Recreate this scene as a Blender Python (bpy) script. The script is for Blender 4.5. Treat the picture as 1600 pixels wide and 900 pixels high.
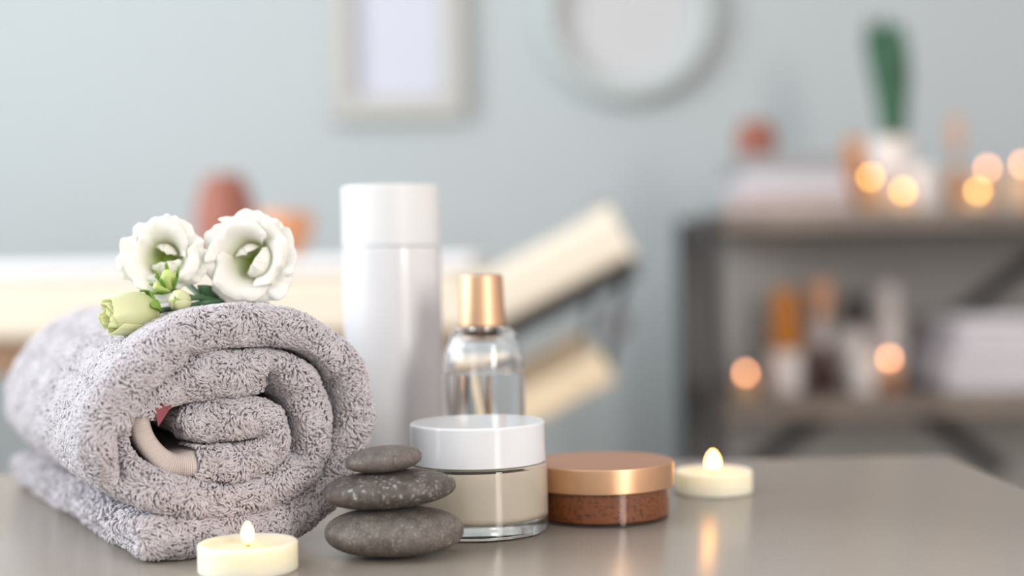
import bpy, bmesh, math, random
import numpy as np
from mathutils import Vector, Matrix, Quaternion

for o in list(bpy.data.objects):
    bpy.data.objects.remove(o, do_unlink=True)
SC = bpy.context.scene
COL = SC.collection
R = math.radians
PI = math.pi

# ------------------------------------------------------------------ camera
# world: table top is z = 0, the camera looks along +Y with a small roll
F, CY, ROLL, H = 2350.0, 405.0, R(1.2), 0.1165
cam_d = bpy.data.cameras.new('camera')
cam = bpy.data.objects.new('camera', cam_d)
COL.objects.link(cam)
SC.camera = cam
cam.location = (0, 0, H)
cam.rotation_euler = (PI / 2, ROLL, 0)
cam_d.sensor_width = 36.0
cam_d.lens = F / 1600 * 36.0
cam_d.shift_y = -(450 - CY) / 1600
cam_d.clip_start = 0.01
cam_d.dof.use_dof = True
cam_d.dof.focus_distance = 0.612
cam_d.dof.aperture_fstop = 3.15
cam_d.dof.aperture_ratio = 1.0


def P(px, py, d):
    """the place at distance d that the photograph shows at (px, py)"""
    a, b = px - 800.0, CY - py
    x = a * math.cos(ROLL) + b * math.sin(ROLL)
    z = -a * math.sin(ROLL) + b * math.cos(ROLL)
    return Vector((x / F * d, d, H + z / F * d))


# ------------------------------------------------------------------ light
SC.view_settings.view_transform = 'Standard'
SC.view_settings.look = 'None'
SC.view_settings.exposure = 0.0
SC.view_settings.gamma = 1.0
SC.view_settings.use_curve_mapping = False
world = bpy.data.worlds.new('world')
SC.world = world
world.use_nodes = True
bg = world.node_tree.nodes['Background']
bg.inputs['Color'].default_value = (1.0, 0.985, 0.965, 1)
bg.inputs['Strength'].default_value = 0.85


def area(name, loc, target, sx, sy, power, color):
    l = bpy.data.lights.new(name, 'AREA')
    l.shape = 'RECTANGLE'
    l.size, l.size_y, l.energy, l.color = sx, sy, power, color
    o = bpy.data.objects.new(name, l)
    COL.objects.link(o)
    o.location = loc
    o.rotation_euler = (Vector(target) - Vector(loc)).to_track_quat('-Z', 'Y').to_euler()
    return o


area('window_daylight', (-2.32, 0.7, 0.95), (0, 0.7, 0.7), 2.3, 1.5, 92, (0.91, 0.97, 1.0))
area('side_window_fill', (1.35, -1.25, 0.75), (0.5, 1.8, 0.1), 0.45, 1.3, 38, (1.0, 0.92, 0.85))  # unseen window behind the camera, boosted and aimed to fill the shelf

cy = SC.cycles
cy.use_denoising = True
try:
    cy.denoiser = 'OPENIMAGEDENOISE'
except Exception:
    pass
cy.use_adaptive_sampling = False
cy.max_bounces = 14
cy.transmission_bounces = 14
cy.transparent_max_bounces = 12
cy.glossy_bounces = 6
cy.diffuse_bounces = 4
cy.caustics_reflective = False
cy.caustics_refractive = True
cy.sample_clamp_indirect = 10.0


# ------------------------------------------------------------------ materials
def srgb(r, g, b):
    def f(c):
        c /= 255.0
        return c / 12.92 if c <= 0.04045 else ((c + 0.055) / 1.055) ** 2.4
    return (f(r), f(g), f(b), 1.0)


def mat(name, col, rough=0.5, metal=0.0, **kw):
    m = bpy.data.materials.new(name)
    m.use_nodes = True
    b = m.node_tree.nodes['Principled BSDF']
    b.inputs['Base Color'].default_value = col
    b.inputs['Roughness'].default_value = rough
    b.inputs['Metallic'].default_value = metal
    for k, v in kw.items():
        b.inputs[k.replace('_', ' ')].default_value = v
    return m


def nodes(m):
    return m.node_tree.nodes, m.node_tree.links, m.node_tree.nodes['Principled BSDF']


def noise_color(m, c1, c2, scale, lo=0.35, hi=0.65, detail=4, coord='Object'):
    n, l, b = nodes(m)
    tc = n.new('ShaderNodeTexCoord')
    t = n.new('ShaderNodeTexNoise')
    t.inputs['Scale'].default_value = scale
    t.inputs['Detail'].default_value = detail
    l.new(tc.outputs[coord], t.inputs['Vector'])
    r = n.new('ShaderNodeValToRGB')
    r.color_ramp.elements[0].position, r.color_ramp.elements[0].color = lo, c1
    r.color_ramp.elements[1].position, r.color_ramp.elements[1].color = hi, c2
    l.new(t.outputs['Fac'], r.inputs['Fac'])
    l.new(r.outputs['Color'], b.inputs['Base Color'])
    return tc, t, r


def noise_bump(m, scale, strength, dist=0.001, detail=4):
    n, l, b = nodes(m)
    tc = n.new('ShaderNodeTexCoord')
    t = n.new('ShaderNodeTexNoise')
    t.inputs['Scale'].default_value = scale
    t.inputs['Detail'].default_value = detail
    l.new(tc.outputs['Object'], t.inputs['Vector'])
    bp = n.new('ShaderNodeBump')
    bp.inputs['Strength'].default_value = strength
    bp.inputs['Distance'].default_value = dist
    l.new(t.outputs['Fac'], bp.inputs['Height'])
    l.new(bp.outputs['Normal'], b.inputs['Normal'])


M = {}
M['wall'] = mat('wall_paint', srgb(186, 193, 196), 0.9)
noise_bump(M['wall'], 120, 0.08)
M['wall_right'] = mat('wall_right_paint', srgb(216, 206, 204), 0.9)
noise_bump(M['wall_right'], 120, 0.08)
M['floor'] = mat('floor_boards', srgb(150, 140, 130), 0.5)
noise_color(M['floor'], srgb(140, 130, 120), srgb(165, 155, 145), 6)
M['ceiling'] = mat('ceiling_paint', srgb(235, 235, 235), 0.9)
M['table'] = mat('table_laminate', srgb(158, 150, 141), 0.25)
noise_color(M['table'], srgb(155, 147, 138), srgb(161, 153, 144), 900, detail=2)
noise_bump(M['table'], 1600, 0.05, 0.0002)
M['dark_metal'] = mat('dark_metal', srgb(44, 45, 48), 0.6)
M['grey_knob'] = mat('grey_knob_plastic', srgb(104, 104, 108), 0.5)
M['shelf_board'] = mat('shelf_wood', srgb(120, 108, 100), 0.55)
noise_color(M['shelf_board'], srgb(110, 98, 92), srgb(132, 120, 110), 14)
M['panel'] = mat('shade_panel_grey', srgb(174, 172, 170), 0.7)  # grey that stands for shade on the wall behind the shelves
M['white_frame'] = mat('frame_paint', srgb(190, 189, 185), 0.5)
M['round_frame'] = mat('round_frame_paint', srgb(186, 194, 194), 0.5)
M['print'] = mat('print_paper', srgb(206, 208, 222), 0.8)
M['disc'] = mat('disc_paper', srgb(198, 199, 202), 0.6)
M['mattress'] = mat('mattress_vinyl', srgb(230, 219, 202), 0.55)
M['pad'] = mat('pad_cotton', srgb(236, 234, 236), 0.9)
M['bed_wood'] = mat('bed_wood', srgb(150, 118, 92), 0.5)
noise_color(M['bed_wood'], srgb(140, 108, 84), srgb(162, 130, 102), 20)
M['strut_wood'] = mat('strut_wood', srgb(218, 198, 168), 0.5)
noise_color(M['strut_wood'], srgb(210, 190, 160), srgb(225, 205, 176), 20)
M['black_board'] = mat('black_vinyl', srgb(40, 40, 42), 0.5)
M['terracotta'] = mat('terracotta', srgb(150, 92, 76), 0.6)
M['tan'] = mat('tan_clay', srgb(214, 150, 108), 0.6)
M['white_ceramic'] = mat('white_ceramic', srgb(234, 226, 224), 0.35)
M['amber'] = mat('amber_glass', srgb(222, 140, 44), 0.15, Transmission_Weight=0.1)
M['peach'] = mat('peach_glass', srgb(220, 162, 112), 0.2, Transmission_Weight=0.1)
M['brown_dark'] = mat('dark_brown_glass', srgb(58, 26, 22), 0.15)
M['black_plastic'] = mat('black_plastic', srgb(34, 28, 28), 0.35)
M['copper_blur'] = mat('copper_cap', srgb(222, 168, 134), 0.4, 0.2)
M['leaf'] = mat('leaf_green', srgb(38, 88, 62), 0.45)
noise_color(M['leaf'], srgb(30, 76, 54), srgb(50, 104, 74), 30)
M['towel_grey'] = mat('towel_grey', srgb(170, 168, 170), 0.95)
M['towel_white'] = mat('towel_white', srgb(222, 218, 224), 0.95)
M['towel_pink'] = mat('towel_pinkish', srgb(205, 188, 186), 0.95)
for k in ('towel_grey', 'towel_white', 'towel_pink'):
    noise_bump(M[k], 400, 0.6, 0.003)
M['brown_holder'] = mat('brown_holder', srgb(156, 108, 78), 0.4)

# terry cloth
M['terry'] = mat('terry_cotton', srgb(206, 199, 203), 0.95, Sheen_Weight=0.25, Sheen_Roughness=0.5)
noise_color(M['terry'], srgb(205, 198, 204), srgb(220, 216, 222), 240, 0.3, 0.7, 3)
def soft_cloth(m, k):
    n, l, b = nodes(m)
    src = b.inputs['Base Color'].links[0].from_socket
    tr = n.new('ShaderNodeBsdfTranslucent')
    l.new(src, tr.inputs['Color'])
    mx = n.new('ShaderNodeMixShader')
    mx.inputs[0].default_value = k
    l.new(b.outputs[0], mx.inputs[1])
    l.new(tr.outputs[0], mx.inputs[2])
    l.new(mx.outputs[0], n['Material Output'].inputs['Surface'])


soft_cloth(M['terry'], 0.18)
M['border'] = mat('woven_cotton', srgb(190, 178, 174), 0.9)


def rib_material(m):
    n, l, b = nodes(m)
    uv = n.new('ShaderNodeUVMap')
    w = n.new('ShaderNodeTexWave')
    w.wave_type, w.bands_direction = 'BANDS', 'X'
    w.inputs['Scale'].default_value = 400
    w.inputs['Distortion'].default_value = 3.0
    w.inputs['Detail'].default_value = 2
    w.inputs['Detail Scale'].default_value = 1.0
    l.new(uv.outputs['UV'], w.inputs['Vector'])
    bp = n.new('ShaderNodeBump')
    bp.inputs['Strength'].default_value = 0.5
    bp.inputs['Distance'].default_value = 0.0008
    l.new(w.outputs['Fac'], bp.inputs['Height'])
    l.new(bp.outputs['Normal'], b.inputs['Normal'])
    r = n.new('ShaderNodeValToRGB')
    r.color_ramp.elements[0].color = srgb(196, 182, 178)
    r.color_ramp.elements[1].color = srgb(220, 208, 205)
    l.new(w.outputs['Fac'], r.inputs['Fac'])
    l.new(r.outputs['Color'], b.inputs['Base Color'])


rib_material(M['border'])
M['label_red'] = mat('label_satin', srgb(132, 60, 72), 0.5)

# candle
M['wax'] = mat('candle_wax', srgb(238, 231, 208), 0.45, Subsurface_Weight=0.9, Subsurface_Scale=0.012)
M['wax'].node_tree.nodes['Principled BSDF'].inputs['Subsurface Radius'].default_value = (1.0, 0.75, 0.4)
M['wax_far'] = mat('pillar_wax', srgb(226, 182, 142), 0.5)
M['wick'] = mat('wick_char', srgb(40, 26, 20), 0.9)


def flame_mat(name, col, strength):
    m = bpy.data.materials.new(name)
    m.use_nodes = True
    n, l = m.node_tree.nodes, m.node_tree.links
    n.clear()
    e = n.new('ShaderNodeEmission')
    e.inputs['Strength'].default_value = strength
    tc = n.new('ShaderNodeTexCoord')
    sp = n.new('ShaderNodeSeparateXYZ')
    l.new(tc.outputs['Generated'], sp.inputs['Vector'])
    r = n.new('ShaderNodeValToRGB')
    r.color_ramp.elements[0].position = 0.0
    r.color_ramp.elements[0].color = (col[0] * 0.35, col[1] * 0.28, col[2] * 0.2, 1)
    r.color_ramp.elements[1].position = 0.45
    r.color_ramp.elements[1].color = (*col, 1)
    l.new(sp.outputs['Z'], r.inputs['Fac'])
    l.new(r.outputs['Color'], e.inputs['Color'])
    o = n.new('ShaderNodeOutputMaterial')
    l.new(e.outputs[0], o.inputs['Surface'])
    return m


M['flame'] = flame_mat('flame', (1.0, 0.52, 0.10), 16)
M['flame_near'] = flame_mat('flame_near', (1.0, 0.44, 0.12), 15)
M['flame_rose'] = flame_mat('flame_rose', (1.0, 0.44, 0.21), 17)

# bottles and jars
M['white_plastic'] = mat('white_plastic', srgb(220, 221, 225), 0.22, Coat_Weight=0.3)
M['white_matte'] = mat('white_matte_cap', srgb(222, 224, 226), 0.42)
M['white_gloss'] = mat('white_gloss', srgb(222, 225, 230), 0.12)
M['glass'] = mat('clear_glass', (1, 1, 1, 1), 0.0, IOR=1.5, Transmission_Weight=1.0)
M['glass_green'] = mat('jar_glass', (0.965, 0.985, 0.968, 1), 0.0, IOR=1.5, Transmission_Weight=1.0)
M['liquid'] = mat('clear_liquid', (0.97, 0.98, 0.98, 1), 0.0, IOR=1.34, Transmission_Weight=1.0)
M['clear_plastic'] = mat('clear_plastic', (1.0, 0.97, 0.95, 1), 0.02, IOR=1.45, Transmission_Weight=1.0)
M['cream'] = mat('face_cream', srgb(252, 238, 218), 0.5)
M['gap_reflection'] = mat('gap_reflection', srgb(196, 164, 104), 0.5)  # amber reflection in the jar's glass gap, put into a colour
M['scrub'] = mat('brown_scrub', srgb(140, 74, 44), 0.4)
tc, t, r = noise_color(M['scrub'], srgb(104, 56, 26), srgb(168, 96, 46), 620, 0.32, 0.52, 6)
M['copper'] = mat('brushed_copper', srgb(226, 182, 146), 0.36, 1.0)
M['copper_top'] = mat('satin_copper', srgb(208, 154, 124), 0.45, 1.0)
M['gold_cap'] = mat('satin_rose_gold', srgb(222, 182, 148), 0.45, 1.0)


def brushed(m, zscale):
    n, l, b = nodes(m)
    tc = n.new('ShaderNodeTexCoord')
    mp = n.new('ShaderNodeMapping')
    mp.inputs['Scale'].default_value = (60, 60, zscale)
    t = n.new('ShaderNodeTexNoise')
    t.inputs['Scale'].default_value = 1.0
    t.inputs['Detail'].default_value = 3
    l.new(tc.outputs['Object'], mp.inputs['Vector'])
    l.new(mp.outputs['Vector'], t.inputs['Vector'])
    bp = n.new('ShaderNodeBump')
    bp.inputs['Strength'].default_value = 0.12
    bp.inputs['Distance'].default_value = 0.0003
    l.new(t.outputs['Fac'], bp.inputs['Height'])
    l.new(bp.outputs['Normal'], b.inputs['Normal'])


brushed(M['copper'], 2500)


# stones
def stone_mat(name, c1, c2, speck, veil, grain=900):
    m = mat(name, c1, 0.55)
    n, l, b = nodes(m)
    tc, t, r = noise_color(m, c1, c2, 260, 0.3, 0.7, 6)
    t2 = n.new('ShaderNodeTexNoise')
    t2.inputs['Scale'].default_value = grain
    t2.inputs['Detail'].default_value = 2
    l.new(tc.outputs['Object'], t2.inputs['Vector'])
    r2 = n.new('ShaderNodeValToRGB')
    r2.color_ramp.elements[0].position, r2.color_ramp.elements[1].position = 0.56, 0.72
    l.new(t2.outputs['Fac'], r2.inputs['Fac'])
    mx = n.new('ShaderNodeMix')
    mx.data_type = 'RGBA'
    mx.inputs[7].default_value = speck
    ml = n.new('ShaderNodeMath')
    ml.operation = 'MULTIPLY'
    t3 = n.new('ShaderNodeTexNoise')
    t3.inputs['Scale'].default_value = 130
    t3.inputs['Detail'].default_value = 5
    l.new(tc.outputs['Object'], t3.inputs['Vector'])
    r3 = n.new('ShaderNodeValToRGB')
    r3.color_ramp.elements[0].position, r3.color_ramp.elements[1].position = 0.5 - veil, 0.66
    l.new(t3.outputs['Fac'], r3.inputs['Fac'])
    l.new(r2.outputs['Color'], ml.inputs[0])
    l.new(r3.outputs['Color'], ml.inputs[1])
    l.new(ml.outputs[0], mx.inputs[0])
    l.new(r.outputs['Color'], mx.inputs[6])
    l.new(mx.outputs[2], b.inputs['Base Color'])
    bp = n.new('ShaderNodeBump')
    bp.inputs['Strength'].default_value = 0.25
    bp.inputs['Distance'].default_value = 0.0004
    l.new(t2.outputs['Fac'], bp.inputs['Height'])
    l.new(bp.outputs['Normal'], b.inputs['Normal'])
    return m


M['stone_big'] = stone_mat('stone_grey', srgb(82, 76, 72), srgb(112, 105, 100), srgb(172, 166, 160), 0.3, 1300)
M['stone_mid'] = stone_mat('stone_speckled', srgb(70, 64, 61), srgb(97, 90, 86), srgb(206, 203, 199), 0.1, 700)
M['stone_small'] = stone_mat('stone_warm_grey', srgb(88, 81, 77), srgb(112, 105, 100), srgb(160, 153, 147), 0.25, 1500)


# flowers
def petal_mat(name, tip, throat, p0, p1):
    m = mat(name, tip, 0.5)
    n, l, b = nodes(m)
    a = n.new('ShaderNodeAttribute')
    a.attribute_name = 'along'
    r = n.new('ShaderNodeValToRGB')
    r.color_ramp.elements[0].position, r.color_ramp.elements[0].color = p0, throat
    r.color_ramp.elements[1].position, r.color_ramp.elements[1].color = p1, tip
    e = r.color_ramp.elements.new((p0 + p1) * 0.5)
    e.color = tuple(0.35 * x + 0.65 * y for x, y in zip(throat, tip))
    l.new(a.outputs['Fac'], r.inputs['Fac'])
    l.new(r.outputs['Color'], b.inputs['Base Color'])
    tr = n.new('ShaderNodeBsdfTranslucent')
    l.new(r.outputs['Color'], tr.inputs['Color'])
    mx = n.new('ShaderNodeMixShader')
    mx.inputs[0].default_value = 0.42
    out = n['Material Output']
    l.new(b.outputs[0], mx.inputs[1])
    l.new(tr.outputs[0], mx.inputs[2])
    l.new(mx.outputs[0], out.inputs['Surface'])
    return m


M['petal'] = petal_mat('white_petal', srgb(253, 252, 248), srgb(190, 208, 86), 0.16, 0.58)
M['petal_bud'] = petal_mat('bud_petal', srgb(240, 242, 206), srgb(206, 218, 150), 0.15, 0.7)
M['green_bud'] = mat('green_bud', srgb(190, 208, 128), 0.5, Subsurface_Weight=0.2, Subsurface_Scale=0.003)
M['bud_core'] = mat('bud_core', srgb(226, 232, 160), 0.5)
M['sepal'] = mat('sepal_green', srgb(118, 156, 58), 0.5)
M['stem'] = mat('stem_green', srgb(70, 104, 72), 0.5)
M['throat'] = mat('throat_green', srgb(140, 170, 60), 0.5)


# ------------------------------------------------------------------ mesh helpers
def link(name, me, m, parent=None, smooth=True):
    if isinstance(me, bmesh.types.BMesh):
        bm = me
        bmesh.ops.recalc_face_normals(bm, faces=bm.faces[:])
        me = bpy.data.meshes.new(name)
        bm.to_mesh(me)
        bm.free()
    if smooth and len(me.polygons):
        me.polygons.foreach_set('use_smooth', np.ones(len(me.polygons), dtype=bool))
    o = bpy.data.objects.new(name, me)
    COL.objects.link(o)
    if m is not None:
        me.materials.append(m)
    if parent is not None:
        o.parent = parent
    return o


def auto_smooth(o, angle=35):
    md = o.modifiers.new('edges', 'EDGE_SPLIT')
    md.split_angle = R(angle)
    return o


def soft(o):
    w = o.modifiers.new('normals', 'WEIGHTED_NORMAL')
    w.weight = 90
    return o


def thing(name, label, cat, loc=(0, 0, 0), rz=0.0, group=None):
    o = bpy.data.objects.new(name, None)
    o.empty_display_size = 0.02
    COL.objects.link(o)
    o.location = loc
    o.rotation_euler = (0, 0, rz)
    return tag(o, label, cat, group)


def tag(o, label, cat, group=None):
    o['label'] = label
    o['category'] = cat
    if group:
        o['group'] = group
    return o


def struct(o):
    o['kind'] = 'structure'
    return o


def box(bm, x0, x1, y0, y1, z0, z1, bev=0.0, seg=2):
    r = bmesh.ops.create_cube(bm, size=1.0)
    vs = r['verts']
    for v in vs:
        v.co = Vector(((x0 + x1) / 2 + v.co.x * (x1 - x0), (y0 + y1) / 2 + v.co.y * (y1 - y0), (z0 + z1) / 2 + v.co.z * (z1 - z0)))
    if bev > 0:
        es = list({e for v in vs for e in v.link_edges})
        bmesh.ops.bevel(bm, geom=es, offset=bev, segments=seg, profile=0.5, affect='EDGES')
    return bm


def box_obj(name, b, m, parent=None, bev=0.0, seg=2):
    bm = bmesh.new()
    box(bm, *b, bev=bev, seg=seg)
    return auto_smooth(link(name, bm, m, parent), 40)


def bar(bm, p0, p1, w, t, up=Vector((0, 1, 0)), bev=0.0):
    """square bar from p0 to p1: w across, t along `up`"""
    p0, p1 = Vector(p0), Vector(p1)
    d = (p1 - p0).normalized()
    s = d.cross(up).normalized()
    u = s.cross(d).normalized()
    r = bmesh.ops.create_cube(bm, size=1.0)
    L = (p1 - p0).length
    c = (p0 + p1) / 2
    for v in r['verts']:
        v.co = c + d * (v.co.x * L) + s * (v.co.y * w) + u * (v.co.z * t)
    if bev:
        es = list({e for v in r['verts'] for e in v.link_edges})
        bmesh.ops.bevel(bm, geom=es, offset=bev, segments=2, profile=0.5, affect='EDGES')


def lathe(profile, n=64):
    """closed surface of revolution from (r, z) points"""
    bm = bmesh.new()
    rings = []
    for r, z in profile:
        if r < 1e-7:
            rings.append([bm.verts.new((0, 0, z))])
        else:
            rings.append([bm.verts.new((r * math.cos(2 * PI * k / n), r * math.sin(2 * PI * k / n), z)) for k in range(n)])
    for a, b in zip(rings, rings[1:]):
        for k in range(n):
            k2 = (k + 1) % n
            if len(a) == 1 and len(b) == 1:
                continue
            if len(a) == 1:
                bm.faces.new((a[0], b[k], b[k2]))
            elif len(b) == 1:
                bm.faces.new((a[k], a[k2], b[0]))
            else:
                bm.faces.new((a[k], a[k2], b[k2], b[k]))
    return bm


def arc(cx, cz, r, a0, a1, n=6):
    return [(cx + r * math.cos(R(a0 + (a1 - a0) * k / n)), cz + r * math.sin(R(a0 + (a1 - a0) * k / n))) for k in range(n + 1)]


def lathe_obj(name, prof, m, parent=None, n=64, loc=(0, 0, 0), weighted=True):
    o = link(name, lathe(prof, n), m, parent)
    o.location = loc
    if weighted:
        auto_smooth(o, 50)
        w = o.modifiers.new('normals', 'WEIGHTED_NORMAL')
        w.weight = 90
    return o


def tube(bm, pts, rad, n=8):
    pts = [Vector(p) for p in pts]
    rr = rad if isinstance(rad, (list, tuple)) else [rad] * len(pts)
    rings = []
    for i, p in enumerate(pts):
        d = (pts[min(i + 1, len(pts) - 1)] - pts[max(i - 1, 0)]).normalized()
        a = d.orthogonal().normalized() if i == 0 else (pa - d * pa.dot(d)).normalized()
        pa = a
        b = d.cross(a)
        rings.append([bm.verts.new(p + (a * math.cos(2 * PI * k / n) + b * math.sin(2 * PI * k / n)) * rr[i]) for k in range(n)])
    for r0, r1 in zip(rings, rings[1:]):
        for k in range(n):
            bm.faces.new((r0[k], r0[(k + 1) % n], r1[(k + 1) % n], r1[k]))
    bm.faces.new(rings[0][::-1])
    bm.faces.new(rings[-1])


def catmull(pts, per=8):
    pts = [np.array(p, float) for p in pts]
    out = []
    for i in range(len(pts) - 1):
        p0 = pts[max(i - 1, 0)]
        p1, p2 = pts[i], pts[i + 1]
        p3 = pts[min(i + 2, len(pts) - 1)]
        for k in range(per):
            t = k / per
            out.append(0.5 * (2 * p1 + (p2 - p0) * t + (2 * p0 - 5 * p1 + 4 * p2 - p3) * t ** 2 + (3 * p1 - p0 - 3 * p2 + p3) * t ** 3))
    out.append(pts[-1])
    return np.array(out)


# ------------------------------------------------------------------ the room
FL = -0.74
struct(box_obj('floor', (-2.3, 2.3, -1.6, 3.1, FL - 0.05, FL), M['floor']))
struct(box_obj('ceiling', (-2.3, 2.3, -1.6, 3.1, 1.9, 1.95), M['ceiling']))
struct(box_obj('wall_back', (-2.3, 2.3, 3.0, 3.1, FL, 1.9), M['wall']))
struct(box_obj('wall_right', (2.2, 2.3, -1.6, 3.0, FL, 1.9), M['wall_right']))
bm = bmesh.new()
box(bm, -2.3, -2.2, -1.6, -0.5, FL, 1.9)
box(bm, -2.3, -2.2, 1.9, 3.0, FL, 1.9)
box(bm, -2.3, -2.2, -0.5, 1.9, FL, 0.15)
box(bm, -2.3, -2.2, -0.5, 1.9, 1.72, 1.9)
struct(link('wall_left', bm, M['wall'], smooth=False))

# table: top slab and legs
t = thing('table', 'smooth taupe grey table in the foreground under the towel and jars', 'table', (0, 0, FL))
bm = bmesh.new()
box(bm, -0.62, 0.2465, 0.16, 0.858, -0.028 - FL, -FL, bev=0.002, seg=3)
top = auto_smooth(link('table_top', bm, M['table'], t), 30)
for x in (-0.58, 0.206):
    for y in (0.2, 0.818):
        box_obj('leg', (x - 0.02, x + 0.02, y - 0.02, y + 0.02, 0, -0.028 - FL), M['dark_metal'], t, 0.002)

# ------------------------------------------------------------------ wall decoration
WY = 2.999


def rect_frame():
    c = P(621, 185, 2.97)
    w, hh, fw = 0.268, 0.46, 0.046
    t = thing('picture_frame', 'rectangular pale grey frame with white print on the back wall', 'picture frame', (c.x, WY, c.z + hh / 2))
    bm = bmesh.new()
    box(bm, -w / 2, w / 2, -0.03, 0, -hh / 2, -hh / 2 + fw, 0.004)
    box(bm, -w / 2, w / 2, -0.03, 0, hh / 2 - fw, hh / 2, 0.004)
    box(bm, -w / 2, -w / 2 + fw, -0.03, 0, -hh / 2 + fw, hh / 2 - fw, 0.004)
    box(bm, w / 2 - fw, w / 2, -0.03, 0, -hh / 2 + fw, hh / 2 - fw, 0.004)
    link('frame', bm, M['white_frame'], t, smooth=False)
    bm = bmesh.new()
    box(bm, -w / 2 + fw, w / 2 - fw, -0.008, 0, -hh / 2 + fw, hh / 2 - fw)
    link('print', bm, M['print'], t, smooth=False)


rect_frame()


def round_frame():
    c = P(981, 20, 2.97)
    t = thing('round_frame', 'round pale grey frame on the back wall to the right of the rectangular one', 'round frame', (c.x, WY, c.z))
    t.rotation_euler = (PI / 2, 0, 0)
    ro, ri = 0.18, 0.133
    lathe_obj('frame', [(ri, 0), (ro, 0)] + [(ro, 0.018)] + arc((ro + ri) / 2, 0.02, (ro - ri) / 2, 0, 180, 8)[1:-1] + [(ri, 0.018), (ri, 0)], M['round_frame'], t, 72)
    lathe_obj('panel', [(0, 0), (ri, 0), (ri, 0.008), (0, 0.008)], M['disc'], t, 72)


round_frame()

# ------------------------------------------------------------------ massage table
BD0, BD1 = 1.85, 2.45


def massage_bed():
    t = thing('massage_table', 'cream padded massage table with raised backrest behind the table', 'massage table', (-0.6, 2.15, FL))
    off = Vector((0.6, -2.15, -FL))
    zt = 0.124

    def b(name, x0, x1, z0, z1, m, bev, y0=BD0, y1=BD1):
        bm = bmesh.new()
        box(bm, x0 + off.x, x1 + off.x, y0 + off.y, y1 + off.y, z0 + off.z, z1 + off.z, bev, 4)
        return soft(link(name, bm, m, t))
    xr = P(770, 470, BD0).x
    b('mattress_pad', -1.5, xr - 0.02, zt - 0.022, zt, M['pad'], 0.009)
    b('mattress', -1.5, xr, zt - 0.097, zt - 0.022, M['mattress'], 0.014)
    b('rail', -1.48, xr - 0.02, zt - 0.14, zt - 0.097, M['bed_wood'], 0.004, BD0 + 0.02, BD1 - 0.02)
    for x in (-1.35, xr - 0.12):
        for y in (BD0 + 0.05, BD1 - 0.09):
            b('leg', x, x + 0.045, FL, zt - 0.14, M['bed_wood'], 0.004, y, y + 0.045)
    bm = bmesh.new()
    p0, p1 = P(742, 482, BD0), P(975, 361, BD0)
    yc = (BD0 + BD1) / 2
    p0.y = p1.y = yc
    bar(bm, p0 + off, p1 + off, 0.066, BD1 - BD0, bev=0.012)
    soft(link('backrest', bm, M['mattress'], t))
    dn = (p1 - p0).normalized().cross(Vector((0, 1, 0)))
    if dn.z > 0:
        dn = -dn
    bm = bmesh.new()
    q0, q1 = p0 + dn * 0.046 + (p1 - p0) * 0.06, p1 + dn * 0.046 - (p1 - p0) * 0.04
    bar(bm, q0 + off, q1 + off, 0.024, BD1 - BD0 - 0.02, bev=0.004)
    soft(link('backrest_board', bm, M['black_board'], t))
    s0, s1 = P(686, 712, BD0), P(950, 572, BD0)
    for y in (BD0, BD1 - 0.05):
        bm = bmesh.new()
        a, c = s0.copy(), s1.copy()
        a.y = c.y = y + 0.025
        bar(bm, a + off, c + off, 0.042, 0.045, bev=0.004)
        soft(link('strut', bm, M['strut_wood'], t))
    k = P(963, 505, BD0)
    e = p1 + dn * 0.05 - (p1 - p0) * 0.12
    for y in (BD0 + 0.02, BD1 - 0.04):
        bm = bmesh.new()
        a, c, d = e.copy(), k.copy(), s1.copy()
        a.y = c.y = d.y = y
        tube(bm, [a + off, c + off, d + off], 0.006, 8)
        link('support_rod', bm, M['dark_metal'], t)
    kn = lathe_obj('pivot_knob', [(0, 0), (0.017, 0), (0.02, 0.004), (0.02, 0.014), (0.017, 0.018), (0, 0.018)], M['grey_knob'], t, 24)
    kn.rotation_euler = (PI / 2, 0, 0)
    kn.location = Vector((k.x, BD0 + 0.02, k.z)) + off
    return zt


BED_Z = massage_bed() + 0.0005


def vessel(name, label, cat, px, D, z, prof, m, group=None, n=40, mouth=None):
    x = P(px, 400, D).x
    o = lathe_obj(name, prof, m, None, n, (x, D, z))
    tag(o, label, cat, group)
    return o


def jar_prof(r, h, neck=0.6):
    return [(0, 0), (r * 0.7, 0), (r * 0.92, h * 0.12), (r, h * 0.4), (r * 0.95, h * 0.65), (r * 0.78, h * 0.86), (r * neck, h * 0.95), (r * neck, h), (r * neck - 0.004, h), (r * neck - 0.004, h * 0.93), (r * 0.7, h * 0.8), (r * 0.9, h * 0.4), (r * 0.6, h * 0.08), (0, h * 0.08)]


vessel('jar', 'tall rounded terracotta jar on the massage table, behind the flowers', 'jar', 353, 2.1, BED_Z, jar_prof(0.042, 0.118), M['terracotta'])
vessel('bowl', 'squat tan clay bowl on the massage table beside the terracotta jar', 'bowl', 442, 2.1, BED_Z, [(0, 0), (0.022, 0), (0.024, 0.006), (0.04, 0.03), (0.043, 0.052), (0.036, 0.064), (0.033, 0.064), (0.039, 0.05), (0.036, 0.03), (0.02, 0.01), (0, 0.01)], M['tan'])

# ------------------------------------------------------------------ shelving unit
SD0, SD1 = 2.32, 2.70
SX0, SX1 = 0.322, 1.30
ZU, ZL = 0.181, -0.110


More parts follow.
